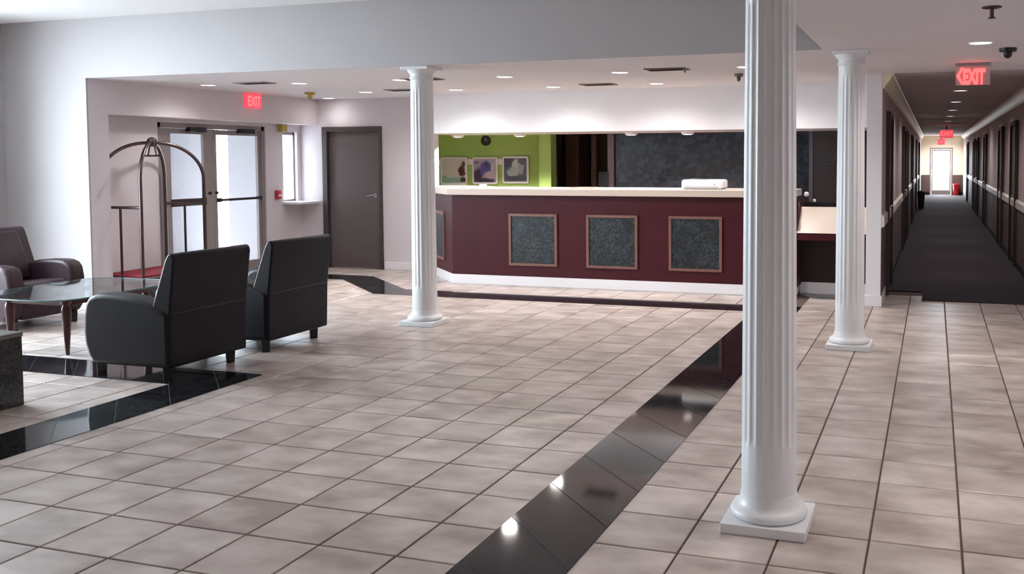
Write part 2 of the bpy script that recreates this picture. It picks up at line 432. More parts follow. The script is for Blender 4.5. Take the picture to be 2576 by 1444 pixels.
# baseboards
struct('baseboard_back', MB().box(-7.33, HX0 - .02, YB - .015, YB, 0, .11), M['trim'], bevel=.004)
struct('baseboard_entrance', MB().box(XE, XE + .015, 7.888, 8.84, 0, .11).box(XE, XE + .015, 10.76, YB, 0, .11), M['trim'], bevel=.004)
struct('baseboard_stub', MB().box(WALLX, XS, BY - .015, BY, 0, .11).box(XS, XS + .015, BY - .015, 7.888, 0, .11), M['trim'], bevel=.004)
struct('baseboard_partition', MB().box(CL - .165, CL + .015, YC0 - .015, YC0, 0, .115).box(CL - .165, CL - .15, YC0, YB, 0, .115).box(CL, CL + .015, YC0, 11.0, 0, .115), M['trim'], bevel=.004)

# ------------------------------------------------------------------ floor tiles
T = .3545
def tile_mesh(name, sx, sy):
    """one tile, pressed edge, 14 mm joint; origin at its centre on the floor"""
    g = .0045; a = sx / 2 - g; b = sy / 2 - g; c = .003
    vs = [(-a, -b, -.012), (a, -b, -.012), (a, b, -.012), (-a, b, -.012), (-a, -b, -.0025), (a, -b, -.0025), (a, b, -.0025), (-a, b, -.0025),
          (-a + c, -b + c, 0), (a - c, -b + c, 0), (a - c, b - c, 0), (-a + c, b - c, 0)]
    fs = [(8, 9, 10, 11)]
    for k in (0, 4):
        for i in range(4):
            j = (i + 1) % 4; fs.append((k + i, k + j, k + 4 + j, k + 4 + i))
    return vs, fs
cells = []
ys = []; y = 3.148 - 23 * T
def axis_cells(start, lo, hi):
    k = math.floor((lo - start) / T); out = []
    p = start + k * T
    while p < hi:
        a, b = max(p, lo), min(p + T, hi)
        if b - a > .03: out.append((a, b))
        p += T
    return out
Y_ROWS = axis_cells(3.152, YN, YB)
SX0, SX1 = -1.722, -1.287              # granite strip along the walkway
LX0, LX1 = -5.018, -4.585              # granite strip round the seating area
X_MID = axis_cells(-1.985, WALLX, SX0 + .1)
X_RIGHT = axis_cells(-.942, SX1 - .1, XR)
for (y0, y1) in Y_ROWS:
    for (x0, x1) in X_MID + X_RIGHT:
        if x1 > -.665 and y0 > YC0 + .9 and x0 < CL: continue
        if x0 > CL - .1 and x0 < CR and y1 > 11.3: continue
        if x0 > CR and y0 > YC0: continue
        cells.append((x0, x1, y0, y1))
def area_px(c):
    q = [proj(x, y, 0) for (x, y) in ((c[0], c[2]), (c[1], c[2]), (c[1], c[3]), (c[0], c[3]))]
    if None in q: return 0
    cx = sum(p[0] for p in q) / 4; cy = sum(p[1] for p in q) / 4
    if not (-30 < cx < IW + 30 and -30 < cy < IH + 30): return 0
    return abs(sum(q[i][0] * q[(i + 1) % 4][1] - q[(i + 1) % 4][0] * q[i][1] for i in range(4))) / 2
cells.sort(key=area_px, reverse=True)
def covered(c):
    """wholly under the black granite"""
    if SX0 <= c[0] and c[1] <= SX1: return True
    if LX0 <= c[0] and c[1] <= LX1 and c[3] < 5.58: return True
    return False
cells = [c for c in cells if not covered(c)]
tile_cache = {}
field = MB()
for k, (x0, x1, y0, y1) in enumerate(cells):
    sx, sy = round(x1 - x0, 4), round(y1 - y0, 4); cx, cy = (x0 + x1) / 2, (y0 + y1) / 2
    vs, fs = tile_mesh('floor_tile', sx, sy)
    if k < 300:
        if (sx, sy) not in tile_cache:
            me = bpy.data.meshes.new('floor_tile'); me.from_pydata(vs, [], fs); me.materials.append(M['tile']); tile_cache[(sx, sy)] = me
        o = bpy.data.objects.new('floor_tile', tile_cache[(sx, sy)]); COL.objects.link(o); o.parent = floor
        o.location = Vector((cx, cy, random.uniform(-.0004, .0004))) - world_loc(floor)
    else:
        b = len(field.v); field.v += [(v[0] + cx, v[1] + cy, v[2]) for v in vs]; field.f += [tuple(b + i for i in f) for f in fs]
fo = field.build('floor_tile_field', M['tile_field'], floor); fo['kind'] = 'stuff'

# ------------------------------------------------------------------ black granite strips, mitred pieces laid on the skew
def clip(poly, nx, ny, d):
    """keep nx*x+ny*y <= d"""
    out = []
    for i in range(len(poly)):
        p, q = poly[i], poly[(i + 1) % len(poly)]
        a = nx * p[0] + ny * p[1] - d; b = nx * q[0] + ny * q[1] - d
        if a <= 0: out.append(p)
        if (a < 0 < b) or (b < 0 < a):
            t = a / (a - b); out.append((p[0] + (q[0] - p[0]) * t, p[1] + (q[1] - p[1]) * t))
    return out
def area(poly): return sum(poly[i][0] * poly[(i + 1) % len(poly)][1] - poly[(i + 1) % len(poly)][0] * poly[i][1] for i in range(len(poly))) / 2
def inset(poly, d):
    if area(poly) < 0: poly = poly[::-1]
    out = poly
    for i in range(len(poly)):
        p, q = poly[i], poly[(i + 1) % len(poly)]
        L = math.hypot(q[0] - p[0], q[1] - p[1])
        if L < 1e-4: continue
        nx, ny = (q[1] - p[1]) / L, -(q[0] - p[0]) / L       # outward
        out = clip(out, nx, ny, nx * p[0] + ny * p[1] - d)
        if len(out) < 3: return []
    return out
strips = [
    ([(SX0, YN), (SX1, YN), (SX1, 9.36), (SX0, 9.36)], 1.93, .442),
    ([(-6.14, 9.36), (SX1, 9.36), (SX1, 9.78), (-5.97, 9.78)], .1, .442),
    ([(-7.24, 10.36), (-6.14, 9.36), (-5.97, 9.78), (-7.07, 10.78)], 99, 50),
    ([(XE, 10.36), (-7.24, 10.36), (-7.07, 10.78), (XE, 10.78)], .1, .442),
    ([(LX0, YN), (LX1, YN), (LX1, 5.585), (LX0, 5.585)], -.305, .43),
    ([(-9.2, 5.152), (LX0, 5.152), (LX0, 5.585), (-9.2, 5.585)], -.30, .43),
    ([(-1.20, 10.42), (CL - .17, 10.42), (CL - .17, 10.76), (-1.54, 10.76)], .1, .442)]  # short dark strip in front of the low desk
for poly, u0, du in strips:
    base = MB().prism(poly, -.004, .0005); g = base.build('granite_joint', M['granite_grout'], floor)
    if du > 10:            # the slanted run: joints square to it
        A, B, C, Dd = poly
        n = 3
        pieces = []
        for k in range(n):
            f0, f1 = k / n, (k + 1) / n
            L = lambda P, Q, f: (P[0] + (Q[0] - P[0]) * f, P[1] + (Q[1] - P[1]) * f)
            pieces.append([L(A, B, f0), L(A, B, f1), L(Dd, C, f1), L(Dd, C, f0)])
    else:
        us = [p[0] + p[1] for p in poly]
        k = math.floor((min(us) - u0) / du); pieces = []
        while u0 + k * du < max(us):
            q = clip(poly, 1, 1, u0 + (k + 1) * du); q = clip(q, -1, -1, -(u0 + k * du)) if len(q) > 2 else []
            if len(q) > 2 and abs(area(q)) > .002: pieces.append(q)
            k += 1
    for q in pieces:
        q = inset(q, .0018)
        if len(q) < 3: continue
        q2 = inset(q, .002)
        if len(q2) < 3: continue
        MB().prism(q, -.003, .0035).build('granite_slab', M['granite'], floor)

# ------------------------------------------------------------------ columns
def column(x, y, label):
    t = thing('column', label, 'column', (x, y, 0), 'fluted white columns')
    MB().box(x - .175, x + .175, y - .175, y + .175, 0, .042).build('plinth', M['column'], t, bevel=.004)
    MB().lathe([(.150, .042), (.160, .050), (.163, .062), (.158, .075), (.146, .083), (.134, .090), (.127, .103), (.121, .122), (.1185, .14)], x, y, 48).build('base_ring', M['column'], t, smooth=True, angle=60)
    # shaft: plain foot and neck, twenty flutes between
    n, NF = 160, 20
    zs = [.122, .345, .355, .366, .38, .45] + [.45 + (2.10 - .45) * i / 10 for i in range(1, 11)] + [2.17, 2.185, 2.196, 2.205, 2.29]
    s = MB()
    for z in zs:
        u = (z - .12) / 2.17; R = .1165 - .0135 * u ** 1.4
        d = 0.0
        if .35 < z < 2.20:
            e = min((z - .35) / .025, (2.20 - z) / .025, 1.0); d = .0055 * math.sqrt(max(0, e))
        for i in range(n):
            ph = (i * NF / n) % 1.0
            w = max(0.0, math.sin(math.pi * (ph - .10) / .80)) if .10 < ph < .90 else 0.0
            r = R - d * math.sqrt(w)
            a = 2 * math.pi * i / n; s.v.append((x + r * math.cos(a), y + r * math.sin(a), z))
    for k in range(len(zs) - 1):
        for i in range(n):
            j = (i + 1) % n; s.f.append((k * n + i, k * n + j, (k + 1) * n + j, (k + 1) * n + i))
    s.build('shaft', M['column'], t, smooth=True, angle=50)
    MB().lathe([(.103, 2.285), (.110, 2.292), (.112, 2.300), (.108, 2.308), (.104, 2.312), (.104, 2.335), (.112, 2.345), (.126, 2.362), (.132, 2.375)], x, y, 48).build('capital', M['column'], t, smooth=True, angle=60)
    MB().box(x - .142, x + .142, y - .142, y + .142, 2.374, ZL).build('abacus', M['column'], t, bevel=.004)
    return t
column(-.651, 3.925, 'fluted white column standing beside the black granite strip, away from the bulkhead')
column(-4.553, 7.80, 'fluted white column under the bulkhead between the armchairs and the reception desk')
column(-.643, 7.83, 'fluted white column under the bulkhead corner in front of the corridor partition')

# ------------------------------------------------------------------ armchairs (local: front = +x)
def make_chair(label, leather):
    t = thing('leather_armchair', label, 'armchair', (0, 0, 0), 'leather club armchairs round the glass table')
    arm = [(-.375, .10), (.315, .095), (.355, .15), (.385, .23), (.395, .32), (.39, .44), (.372, .53), (.335, .578), (.27, .600), (.18, .605), (.05, .600), (-.08, .588), (-.22, .548), (-.31, .515), (-.375, .49)]
    for s in (-1, 1):
        y0, y1 = (.24, .395) if s > 0 else (-.395, -.24)
        MB().prism(arm, y0, y1, 'y').build('armrest', leather, t, bevel=.035, segs=4, angle=40)
    back = [(-.372, .10), (-.384, .45), (-.388, .52), (-.432, .86), (-.425, .895), (-.400, .908), (-.372, .898), (-.345, .85), (-.225, .52), (-.205, .40), (-.20, .10)]
    bk = MB().prism(back, -.385, .385, 'y').build('backrest', leather, t, bevel=.022, segs=3, angle=40)
    seam = MB()
    seam.tube([(-.3865, -.36 + .72 * i / 8, .485) for i in range(9)], .004, 6)
    seam.build('seam', M['black'], bk)
    cush = [(-.225, .60), (-.335, .86), (-.31, .875), (-.27, .85), (-.12, .52), (-.12, .42), (-.2, .42)]
    MB().prism(cush, -.235, .235, 'y').build('back_cushion', leather, t, bevel=.03, segs=3, angle=40)
    MB().prism([(-.2, .27), (.33, .27), (.37, .30), (.38, .36), (.36, .41), (.30, .435), (-.2, .40)], -.238, .238, 'y').build('seat', leather, t, bevel=.025, segs=3, angle=40)
    MB().box(-.2, .335, -.24, .24, .10, .27).build('seat_base', leather, t, bevel=.015)
    for lx in (-.28, .315):
        for ly in (-.31, .31):
            MB().lathe([(.040, 0), (.048, .10)], lx, ly, 4).build('leg', M['black_wood'], t, bevel=.004)
    return t
c1 = make_chair('dark leather armchair seen from behind, on the black granite border corner', M['leather'])
c1.location = (-5.40, 5.555, 0); c1.rotation_euler = (0, 0, math.pi)
c2 = copy_tree(c1); c2['label'] = 'dark leather armchair seen from behind, on the side towards the white column'
c2.location = (-5.40, 6.575, 0)
c3 = make_chair('brown leather armchair facing the room, its back to the white stub wall', M['leather_brown'])
c3.location = (-8.20, 6.62, 0)

# ------------------------------------------------------------------ glass coffee table
tx, ty = -6.86, 6.10
t = thing('coffee_table', 'glass topped coffee table on tapered mahogany legs between the armchairs', 'table', (tx, ty, 0))
def rounded(w, h, r, n=8):
    out = []
    for (cx, cy, a0) in ((w - r, h - r, 0), (-w + r, h - r, 90), (-w + r, -h + r, 180), (w - r, -h + r, 270)):
        for i in range(n + 1):
            a = math.radians(a0 + 90 * i / n); out.append((tx + cx + r * math.cos(a), ty + cy + r * math.sin(a)))
    return out
gt = MB().prism(rounded(.52, .66, .25), .462, .474).build('glass_top', M['table_glass'], t, smooth=True)
rim = MB(); pts = rounded(.521, .661, .251); rim.tube([(p[0], p[1], .468) for p in pts + pts[:1]], .0062, 8); rim.build('glass_edge', M['glass_edge'], gt, smooth=True)
for sx in (-1, 1):
    for sy in (-1, 1):
        lx, ly = tx + sx * .30, ty + sy * .40
        lg = MB().lathe([(.013, 0), (.016, .02), (.028, .20), (.036, .34), (.034, .38), (.026, .395), (.026, .405), (.038, .415), (.038, .44)], lx, ly, 20).build('leg', M['mahogany'], t, smooth=True, angle=50)
        MB().lathe([(.030, .44), (.030, .462)], lx, ly, 20).build('glass_pad', M['chrome'], lg)
for sy in (-1, 1):
    MB().box(tx - .27, tx + .27, ty + sy * .40 - .012, ty + sy * .40 + .012, .395, .435).build('apron', M['mahogany'], t, bevel=.003)
for sx in (-1, 1):
    MB().box(tx + sx * .30 - .012, tx + sx * .30 + .012, ty - .37, ty + .37, .395, .435).build('apron', M['mahogany'], t, bevel=.003)

# stone block at the left
t = thing('stone_plinth', 'charcoal stone clad block with a paler cap beside the granite border', 'plinth', (-5.80, 4.08, 0))
MB().box(-6.12, -5.49, 3.70, 4.445, 0, .44).build('body', M['plinth_stone'], t, bevel=.004)
MB().box(-6.125, -5.485, 3.695, 4.45, .44, .468).build('cap', mat('plinth_cap', rgb(112, 108, 104), .3, var=.08, scale=20), t, bevel=.004)

# ------------------------------------------------------------------ luggage cart
kx, ky = -8.36, 8.43; hx, hy = .285, .46
t = thing('luggage_cart', 'birdcage luggage cart with red carpet deck by the entrance doors', 'luggage cart', (kx, ky, 0))
dk = MB().prism([(kx - .31, ky - .50), (kx + .31, ky - .50), (kx + .31, ky + .50), (kx - .31, ky + .50)], .25, .29).build('deck', M['steel'], t, bevel=.02)
MB().box(kx - .30, kx + .30, ky - .49, ky + .49, .29, .306).build('carpet', M['red_carpet'], dk, bevel=.004)
MB().prism([(kx - .325, ky - .515), (kx + .325, ky - .515), (kx + .325, ky + .515), (kx - .325, ky + .515)], .225, .262).build('bumper', M['rubber'], dk, bevel=.016)
ZP = 1.33; HUB = 1.765
for sx in (-1, 1):
    for sy in (-1, 1):
        pts = [(kx + sx * hx, ky + sy * hy, .30), (kx + sx * hx, ky + sy * hy, .9)]
        for i in range(15):
            a = math.radians(90 * i / 14)
            f = math.cos(a); g = math.sin(a)
            pts.append((kx + sx * (.03 + (hx - .03) * f), ky + sy * (.03 + (hy - .03) * f), ZP + (HUB - ZP - .02) * g))
        MB().tube(pts, .019, 14).build('post', M['steel'], t, smooth=True)
hb = MB().lathe([(.0, 1.70), (.045, 1.705), (.055, 1.735), (.055, 1.765), (.045, 1.79), (.02, 1.805), (.0, 1.808)], kx, ky, 24, cap=False).build('hub', M['steel'], t, smooth=True)
MB().tube([(kx - .12, ky, 1.60), (kx + .12, ky, 1.60)], .010, 10).build('hanger_bar', M['steel'], t, smooth=True)
for sx in (-1, 1):
    MB().tube([(kx + sx * .06, ky, 1.60), (kx + sx * .03, ky, 1.72)], .008, 8).build('hanger_stay', M['steel'], t, smooth=True)
for sy in (-1, 1):
    MB().tube([(kx - hx, ky + sy * hy, 1.04), (kx + hx, ky + sy * hy, 1.04)], .016, 12).build('end_rail', M['steel'], t, smooth=True)
    MB().tube([(kx, ky + sy * hy, .30), (kx, ky + sy * hy, 1.04)], .013, 12).build('baluster', M['steel'], t, smooth=True)
for sx in (-1, 1):
    for sy in (-1, 1):
        wx, wy = kx + sx * .23, ky + sy * .40
        fk = MB().box(wx - .03, wx + .03, wy - .02, wy + .02, .13, .235).build('caster_fork', M['steel'], t, bevel=.004)
        MB().lathe([(.07, wx - .02), (.095, wx - .018), (.10, wx), (.095, wx + .018), (.07, wx + .02)], wy, .10, 24, axis='x').build('caster_wheel', M['rubber'], fk, smooth=True)

# ------------------------------------------------------------------ entrance doors (storefront), window, sill
t = thing('door_2', None, None, (XE - .06, 9.80, 0), kind='structure')
fr = MB(); fx0, fx1 = XE - .10, XE - .02
fr.box(fx0, fx1, 8.86, 8.925, 0, 2.0).box(fx0, fx1, 10.68, 10.74, 0, 2.0).box(fx0, fx1, 8.86, 10.74, 1.94, 2.0)
fr.build('door_frame', M['alu'], t, bevel=.004)
def leaf(y0, y1, s0, s1, bar):
    p = MB(); a, b = XE - .085, XE - .04
    p.box(a, b, y0, y0 + s0, .02, 1.935).box(a, b, y1 - s1, y1, .02, 1.935).box(a, b, y0 + s0, y1 - s1, .02, .20).box(a, b, y0 + s0, y1 - s1, 1.87, 1.935)
    lf = p.build('door_leaf', M['alu'], t, bevel=.003)
    MB().box(XE - .066, XE - .058, y0 + s0 - .005, y1 - s1 + .005, .195, 1.875).build('glass_pane', M['glass'], lf)
    if bar:
        MB().tube([(XE - .005, y0 + .05, 1.035), (XE - .005, y1 - .05, 1.035)], .017, 10).build('push_bar', M['steel'], lf, smooth=True)
        for yy in (y0 + .06, y1 - .06):
            MB().box(XE - .045, XE + .01, yy - .025, yy + .025, 1.01, 1.06).build('bar_bracket', M['steel'], lf, bevel=.004)
    else:
        MB().box(XE - .082, XE - .025, y0 + s0 - .02, y1 - s1 + .02, .985, 1.075).build('mid_rail', M['steel'], lf, bevel=.004)
    MB().lathe([(.018, XE - .04), (.018, XE - .015), (.012, XE - .012)], y1 - s1 / 2 if not bar else y0 + s0 / 2, 1.13, 16, axis='x').build('lock', M['black'], lf)
    MB().box(XE - .04, XE + .035, (y0 + y1) / 2 - .02, (y0 + y1) / 2 + .26, 1.895, 1.955).build('closer', M['black'], lf, bevel=.006)
leaf(8.925, 9.795, .17, .16, False)
leaf(9.805, 10.68, .05, .05, True)
t = thing('window_1', None, None, (XE - .08, 11.255, .955), kind='structure')
MB().box(XE - .11, XE - .05, 11.10, 11.13, .955, 1.945).box(XE - .11, XE - .05, 11.385, 11.41, .955, 1.945).box(XE - .11, XE - .05, 11.10, 11.41, 1.90, 1.945).box(XE - .11, XE - .05, 11.10, 11.41, .955, .985).build('window_frame', M['alu'], t)
MB().box(XE - .085, XE - .077, 11.125, 11.39, .98, 1.905).build('glass_pane', M['glass'], t)
struct('trim_1', MB().box(XE - .1, XS + .03, 11.06, YB, .925, .957), M['trim'], bevel=.004)
# windows of the seating area
def big_window(n, axis, a0, a1, c):
    t = thing('window_%d' % n, None, None, ((c, (a0 + a1) / 2, .45) if axis == 'y' else ((a0 + a1) / 2, c, .45)), kind='structure')
    nb = 3 if axis == 'y' else 5
    def bx(u0, u1, d0, d1, z0, z1):
        m = MB(); return m.box(c + d0, c + d1, u0, u1, z0, z1) if axis == 'y' else m.box(u0, u1, c + d0, c + d1, z0, z1)
    for (u0, u1, z0, z1) in [(a0, a1, .45, .50), (a0, a1, 2.82, 2.88)] + [(a0 + (a1 - a0 - .05) * i / nb, a0 + (a1 - a0 - .05) * i / nb + .05, .5, 2.8) for i in range(nb + 1)]:
        bx(u0, u1, -.04, .04, z0, z1).build('window_frame', M['trim'], t)
    for i in range(nb):
        u0 = a0 + (a1 - a0 - .05) * i / nb + .045; u1 = a0 + (a1 - a0 - .05) * (i + 1) / nb + .005
        bx(u0, u1, -.005, .005, .495, 2.825).build('glass_pane', M['glass'], t)
big_window(2, 'y', 4.1, 6.4, WALLX - .12)


# door in the back wall
t = thing('door_1', None, None, (-7.83, YB, 0), kind='structure')
MB().box(-8.315, -8.235, YB - .03, YB + .13, 0, 2.012).box(-7.395, -7.345, YB - .03, YB + .13, 0, 2.012).box(-8.235, -7.395, YB - .03, YB + .13, 1.945, 2.012).build('door_frame', M['door_frame'], t, bevel=.004)
lf = MB().box(-8.23, -7.40, YB + .02, YB + .065, .01, 1.94).build('door_leaf', M['door'], t, bevel=.002)
MB().lathe([(.028, YB + .02), (.028, YB + .005)], -7.47, 1.045, 18, axis='y').build('handle_rose', M['chrome'], lf)
MB().tube([(-7.47, YB + .01, 1.045), (-7.47, YB - .045, 1.045), (-7.50, YB - .05, 1.042), (-7.585, YB - .05, 1.03)], .010, 10).build('handle', M['chrome'], lf, smooth=True)
for z in (.25, 1.0, 1.72):
    MB().tube([(-8.232, YB + .015, z - .05), (-8.232, YB + .015, z + .05)], .009, 8).build('hinge', M['steel'], lf)

# ------------------------------------------------------------------ reception desk
CY = 10.47
CXR = -1.46
t = thing('reception_desk', 'long cherry laminate reception desk with three framed granite panels', 'reception desk', (-3.6, 11.0, 0))
bodyp = [(-5.71, CY), (CXR, CY), (CXR, 11.2), (-5.45, 11.2), (-6.0, 11.2), (-6.33, YB - .02), (-6.62, YB - .02), (-6.53, YB - .12)]
bodyp = [(-5.71, CY), (CXR, CY), (CXR, 11.10), (-5.45, 11.10), (-5.86, YB - .01), (-6.66, YB - .01)]
MB().prism(bodyp, .115, 1.105).build('body', M['cherry'], t, bevel=.003)
k = .02
basep = [(-5.71 + .01, CY - .018), (CXR, CY - .018), (CXR, 11.0), (-5.45, 11.0), (-5.8, YB - .02), (-6.69, YB - .02)]
MB().prism(basep, .0, .117).build('kick_board', M['trim'], t, bevel=.004)
def panel(x0, x1, z0, z1):
    w = .030; y0, y1 = CY - .022, CY + .002
    fr = MB()
    for poly in (((x0, z0), (x1, z0), (x1 - w, z0 + w), (x0 + w, z0 + w)), ((x0, z1), (x0 + w, z1 - w), (x1 - w, z1 - w), (x1, z1)),
                 ((x0, z0), (x0 + w, z0 + w), (x0 + w, z1 - w), (x0, z1)), ((x1, z0), (x1, z1), (x1 - w, z1 - w), (x1 - w, z0 + w))):
        fr.prism(poly, y0, y1, 'y')
    f = fr.build('panel_frame', M['cherry_frame'], t)
    MB().box(x0 + w - .004, x1 - w + .004, CY - .008, CY + .004, z0 + w - .004, z1 - w + .004).build('granite_panel', M['granite_panel'], f)
for (x0, x1) in ((-4.93, -4.297), (-3.92, -3.285), (-2.905, -2.28)):
    panel(x0, x1, .250, .882)
# framed panel on the slanted end
e0 = Vector((-5.71, CY, 0)); e1 = Vector((-6.66, YB - .01, 0)); ed = (e1 - e0).normalized(); en = Vector((-ed.y, ed.x, 0))
if en.y > 0: en = -en
def slab_on_edge(a, b, z0, z1, d0, d1, name, m, par):
    P = [e0 + ed * a + en * d0, e0 + ed * b + en * d0, e0 + ed * b + en * d1, e0 + ed * a + en * d1]
    return MB().prism([(p.x, p.y) for p in P], z0, z1).build(name, m, par)
ff = slab_on_edge(.36, 1.0, .25, .88, .0, .018, 'panel_frame', M['cherry_frame'], t)
slab_on_edge(.40, .96, .29, .84, .014, .022, 'granite_panel', M['granite_panel'], ff)
top = MB().prism([(-5.74, CY - .075), (CXR - .012, CY - .075), (CXR - .012, 11.14), (-5.40, 11.14), (-5.80, YB - .005), (-6.78, YB - .005), (-6.78, YB - .02)], 1.106, 1.188).build('worktop', M['counter'], None, bevel=.008)
tag(top, 'long beige laminate worktop on the cherry reception desk', 'countertop')
# low desk with a sloped beige top at the right end
t = thing('low_desk', 'low cherry desk with a sloped beige top beside the reception desk', 'desk', (-1.05, 10.7, 0))
lx0, lx1 = CXR + .015, CL - .16
MB().box(lx0, lx1, 10.81, 11.30, .115, .66).build('body', mat('shaded_cherry_laminate', rgb(40, 17, 23), .4, var=.06), t)  # recess under the fascia: shade put into a darker cherry
MB().box(lx0, lx1, 10.795, 10.81, 0, .13).build('kick_board', M['trim'], t, bevel=.004)
MB().box(lx0, lx1, 10.40, 11.32, .64, .722).build('fascia', M['cherry'], t, bevel=.004)
MB().prism([(10.39, .722), (10.42, .722), (10.74, .975), (10.74, .995), (10.715, .995)], lx0 + .02, lx1, 'x').build('sloped_top', M['counter'], t, bevel=.003)
MB().box(lx0, lx1, 10.735, 10.76, .72, .985).build('back_board', M['cherry'], t)
MB().prism([(10.41, .115), (10.50, .115), (10.80, .115), (11.1, .115), (11.1, 1.05), (10.62, 1.05), (10.41, .80)], lx0 - .012, lx0 + .018, 'x').build('end_panel', M['cherry'], t)

# things on the desk
bx0, bz0 = on_y(1722, 452, 10.72); bx1, _ = on_y(1824, 452, 10.72)
t = thing('desk_printer', 'white rounded plastic printer on the beige worktop', 'printer', ((bx0 + bx1) / 2, 10.72, 1.188))
b = MB().box(bx0, bx1, 10.56, 10.88, 1.19, 1.300).build('housing', M['white'], t, bevel=.028, segs=5)
MB().box(bx0 + .05, bx1 - .05, 10.555, 10.562, 1.205, 1.222).build('paper_slot', mat('slot_grey', rgb(180, 176, 176), .5), b)
MB().lathe([(.008, 10.557), (.008, 10.562)], bx1 - .09, 1.245, 12, axis='y').build('button', mat('button_grey', rgb(150, 150, 150), .5), b)
MB().box(bx0 + .06, bx0 + .27, 10.70, 10.82, 1.296, 1.306).build('paper_tray', M['black'], t, bevel=.003)
cx0, _ = on_y(1206, 470, 10.6); cx1, _ = on_y(1224, 470, 10.6)
cd = MB().prism([(10.57, 1.189), (10.63, 1.189), (10.612, 1.235), (10.606, 1.235)], cx0, cx1, 'x').build('tent_card', M['white'])
tag(cd, 'small white tent card on the worktop below the middle picture', 'card')
cx0, _ = on_y(1112, 470, 10.75); cx1, _ = on_y(1172, 470, 10.75)
pp_ = MB().box(cx0, cx1, 10.62, 10.83, 1.189, 1.203).build('paper_stack', M['white']); tag(pp_, 'flat stack of white paper on the slanted end of the worktop', 'paper')
px0, _ = on_y(1444, 470, 10.75); px1_, _ = on_y(1494, 470, 10.75)
pp_ = MB().box(px0, px1_, 10.62, 10.90, 1.189, 1.199).build('paper_sheet', M['counter']); tag(pp_, 'cream sheet of paper lying on the worktop before the dark doorway', 'paper')

# lamps under the hatch header
def can(px, label):
    X, Z = on_y(px, 334, YB + .38)
    t = thing('puck_light', label, 'lamp', (X, YB + .38, 1.853), 'puck lights under the header')
    MB().lathe([(.085, 1.8875), (.085, 1.873), (.075, 1.856), (.06, 1.854)], X, YB + .38, 28).build('housing', M['trim'], t, smooth=True)
    MB().lathe([(.055, 1.8542), (.055, 1.852)], X, YB + .38, 28).build('lens', M['lens_dim'], t)
    l = bpy.data.lights.new('puck_bulb', 'SPOT'); l.energy = 420; l.spot_size = math.radians(140); l.spot_blend = .6; l.color = (1, .96, .92); l.shadow_soft_size = .05
    o = bpy.data.objects.new('puck_bulb', l); COL.objects.link(o); o.parent = t; o.location = (0, 0, -.01)
for p, w_ in ((1152, 'in front of the beach picture'), (1308, 'in front of the petal picture'), (1588, 'over the edge of the granite wall'), (1730, 'over the granite wall behind the printer')):
    can(p, 'round white puck light under the header, ' + w_)

# ------------------------------------------------------------------ office: pictures, clock, doorway
def picture(p, ground, blobs, label):
    (xa, za), (xb, zb) = on_y(p[0], p[1], OY - .02), on_y(p[2], p[3], OY - .02)
    x0, x1, z0, z1 = xa, xb, zb, za; w = x1 - x0; h = z1 - z0; cx, cz = (x0 + x1) / 2, (z0 + z1) / 2
    t = thing('picture', label, 'picture', (cx, OY - .02, z0), 'white framed pictures on the green wall')
    e = .032
    def rr(a, b, r): 
        out = []
        for (sx, sz, a0) in ((1, 1, 0), (-1, 1, 90), (-1, -1, 180), (1, -1, 270)):
            for i in range(5):
                an = math.radians(a0 + 22.5 * i); out.append((cx + sx * (a - r) + r * math.cos(an), cz + sz * (b - r) + r * math.sin(an)))
        return out
    MB().prism(rr(w / 2, h / 2, .035), OY - .035, OY - .016, 'y').build('frame', M['white'], t, bevel=.006)
    pm = MB().prism([(cx - w / 2 + e, cz - h / 2 + e), (cx + w / 2 - e, cz - h / 2 + e), (cx + w / 2 - e, cz + h / 2 - e), (cx - w / 2 + e, cz + h / 2 - e)], OY - .0365, OY - .034, 'y')
    o = pm.build('print', M['white'], t)
    # object coordinates centred on the sheet
    me = o.data
    off = Vector((0, 0, cz - z0))
    for v in me.vertices: v.co -= off
    o.location = off
    me.materials.clear(); me.materials.append(picture_mat('print_' + label.split()[3], ground, blobs, w - 2 * e, h - 2 * e))
picture((1108, 395, 1177, 466), rgb(214, 206, 204), [(-.1, -.32, .55, .22, rgb(140, 178, 166)), (.0, -.18, .40, .08, rgb(206, 210, 196)), (.36, .02, .17, .26, rgb(84, 34, 34)), (.40, .26, .10, .12, rgb(90, 70, 70)), (.4, -.36, .16, .1, rgb(64, 50, 48))],
        'white framed beach scene picture on the green wall')
picture((1188, 395, 1253, 464), rgb(170, 160, 178), [(-.32, -.2, .24, .32, rgb(52, 36, 66)), (.05, .1, .30, .34, rgb(92, 76, 150)), (.12, .24, .14, .16, rgb(56, 46, 110)), (.22, -.18, .26, .16, rgb(206, 180, 200)), (.0, -.43, .5, .12, rgb(46, 34, 56)), (-.36, .36, .14, .1, rgb(130, 100, 150)), (.38, .05, .1, .3, rgb(190, 190, 196))],
        'white framed purple flower picture on the green wall')
picture((1264, 393, 1331, 462), rgb(56, 58, 92), [(-.34, .3, .2, .24, rgb(30, 30, 62)), (.0, .12, .16, .40, rgb(190, 198, 196)), (-.12, -.08, .28, .18, rgb(168, 178, 176)), (.26, .1, .14, .3, rgb(150, 160, 172)), (.3, .36, .14, .12, rgb(30, 40, 62)), (.0, -.38, .5, .16, rgb(26, 30, 46))],
        'white framed pale petal picture on the green wall')
(xa, za), (xb, zb) = on_y(1104, 402, OY - .02), on_y(1322, 412, OY - .02)
rl = MB().box(xa, xb, OY - .014, OY - .001, zb - .01, za + .01).build('picture_rail', M['white']); tag(rl, 'thin white hanging rail behind the three pictures on the green wall', 'rail')
cX, cZ = on_y(1222, 354, OY - .02)
t = thing('wall_clock', 'small round black clock on the green wall above the pictures', 'clock', (cX, OY - .02, cZ))
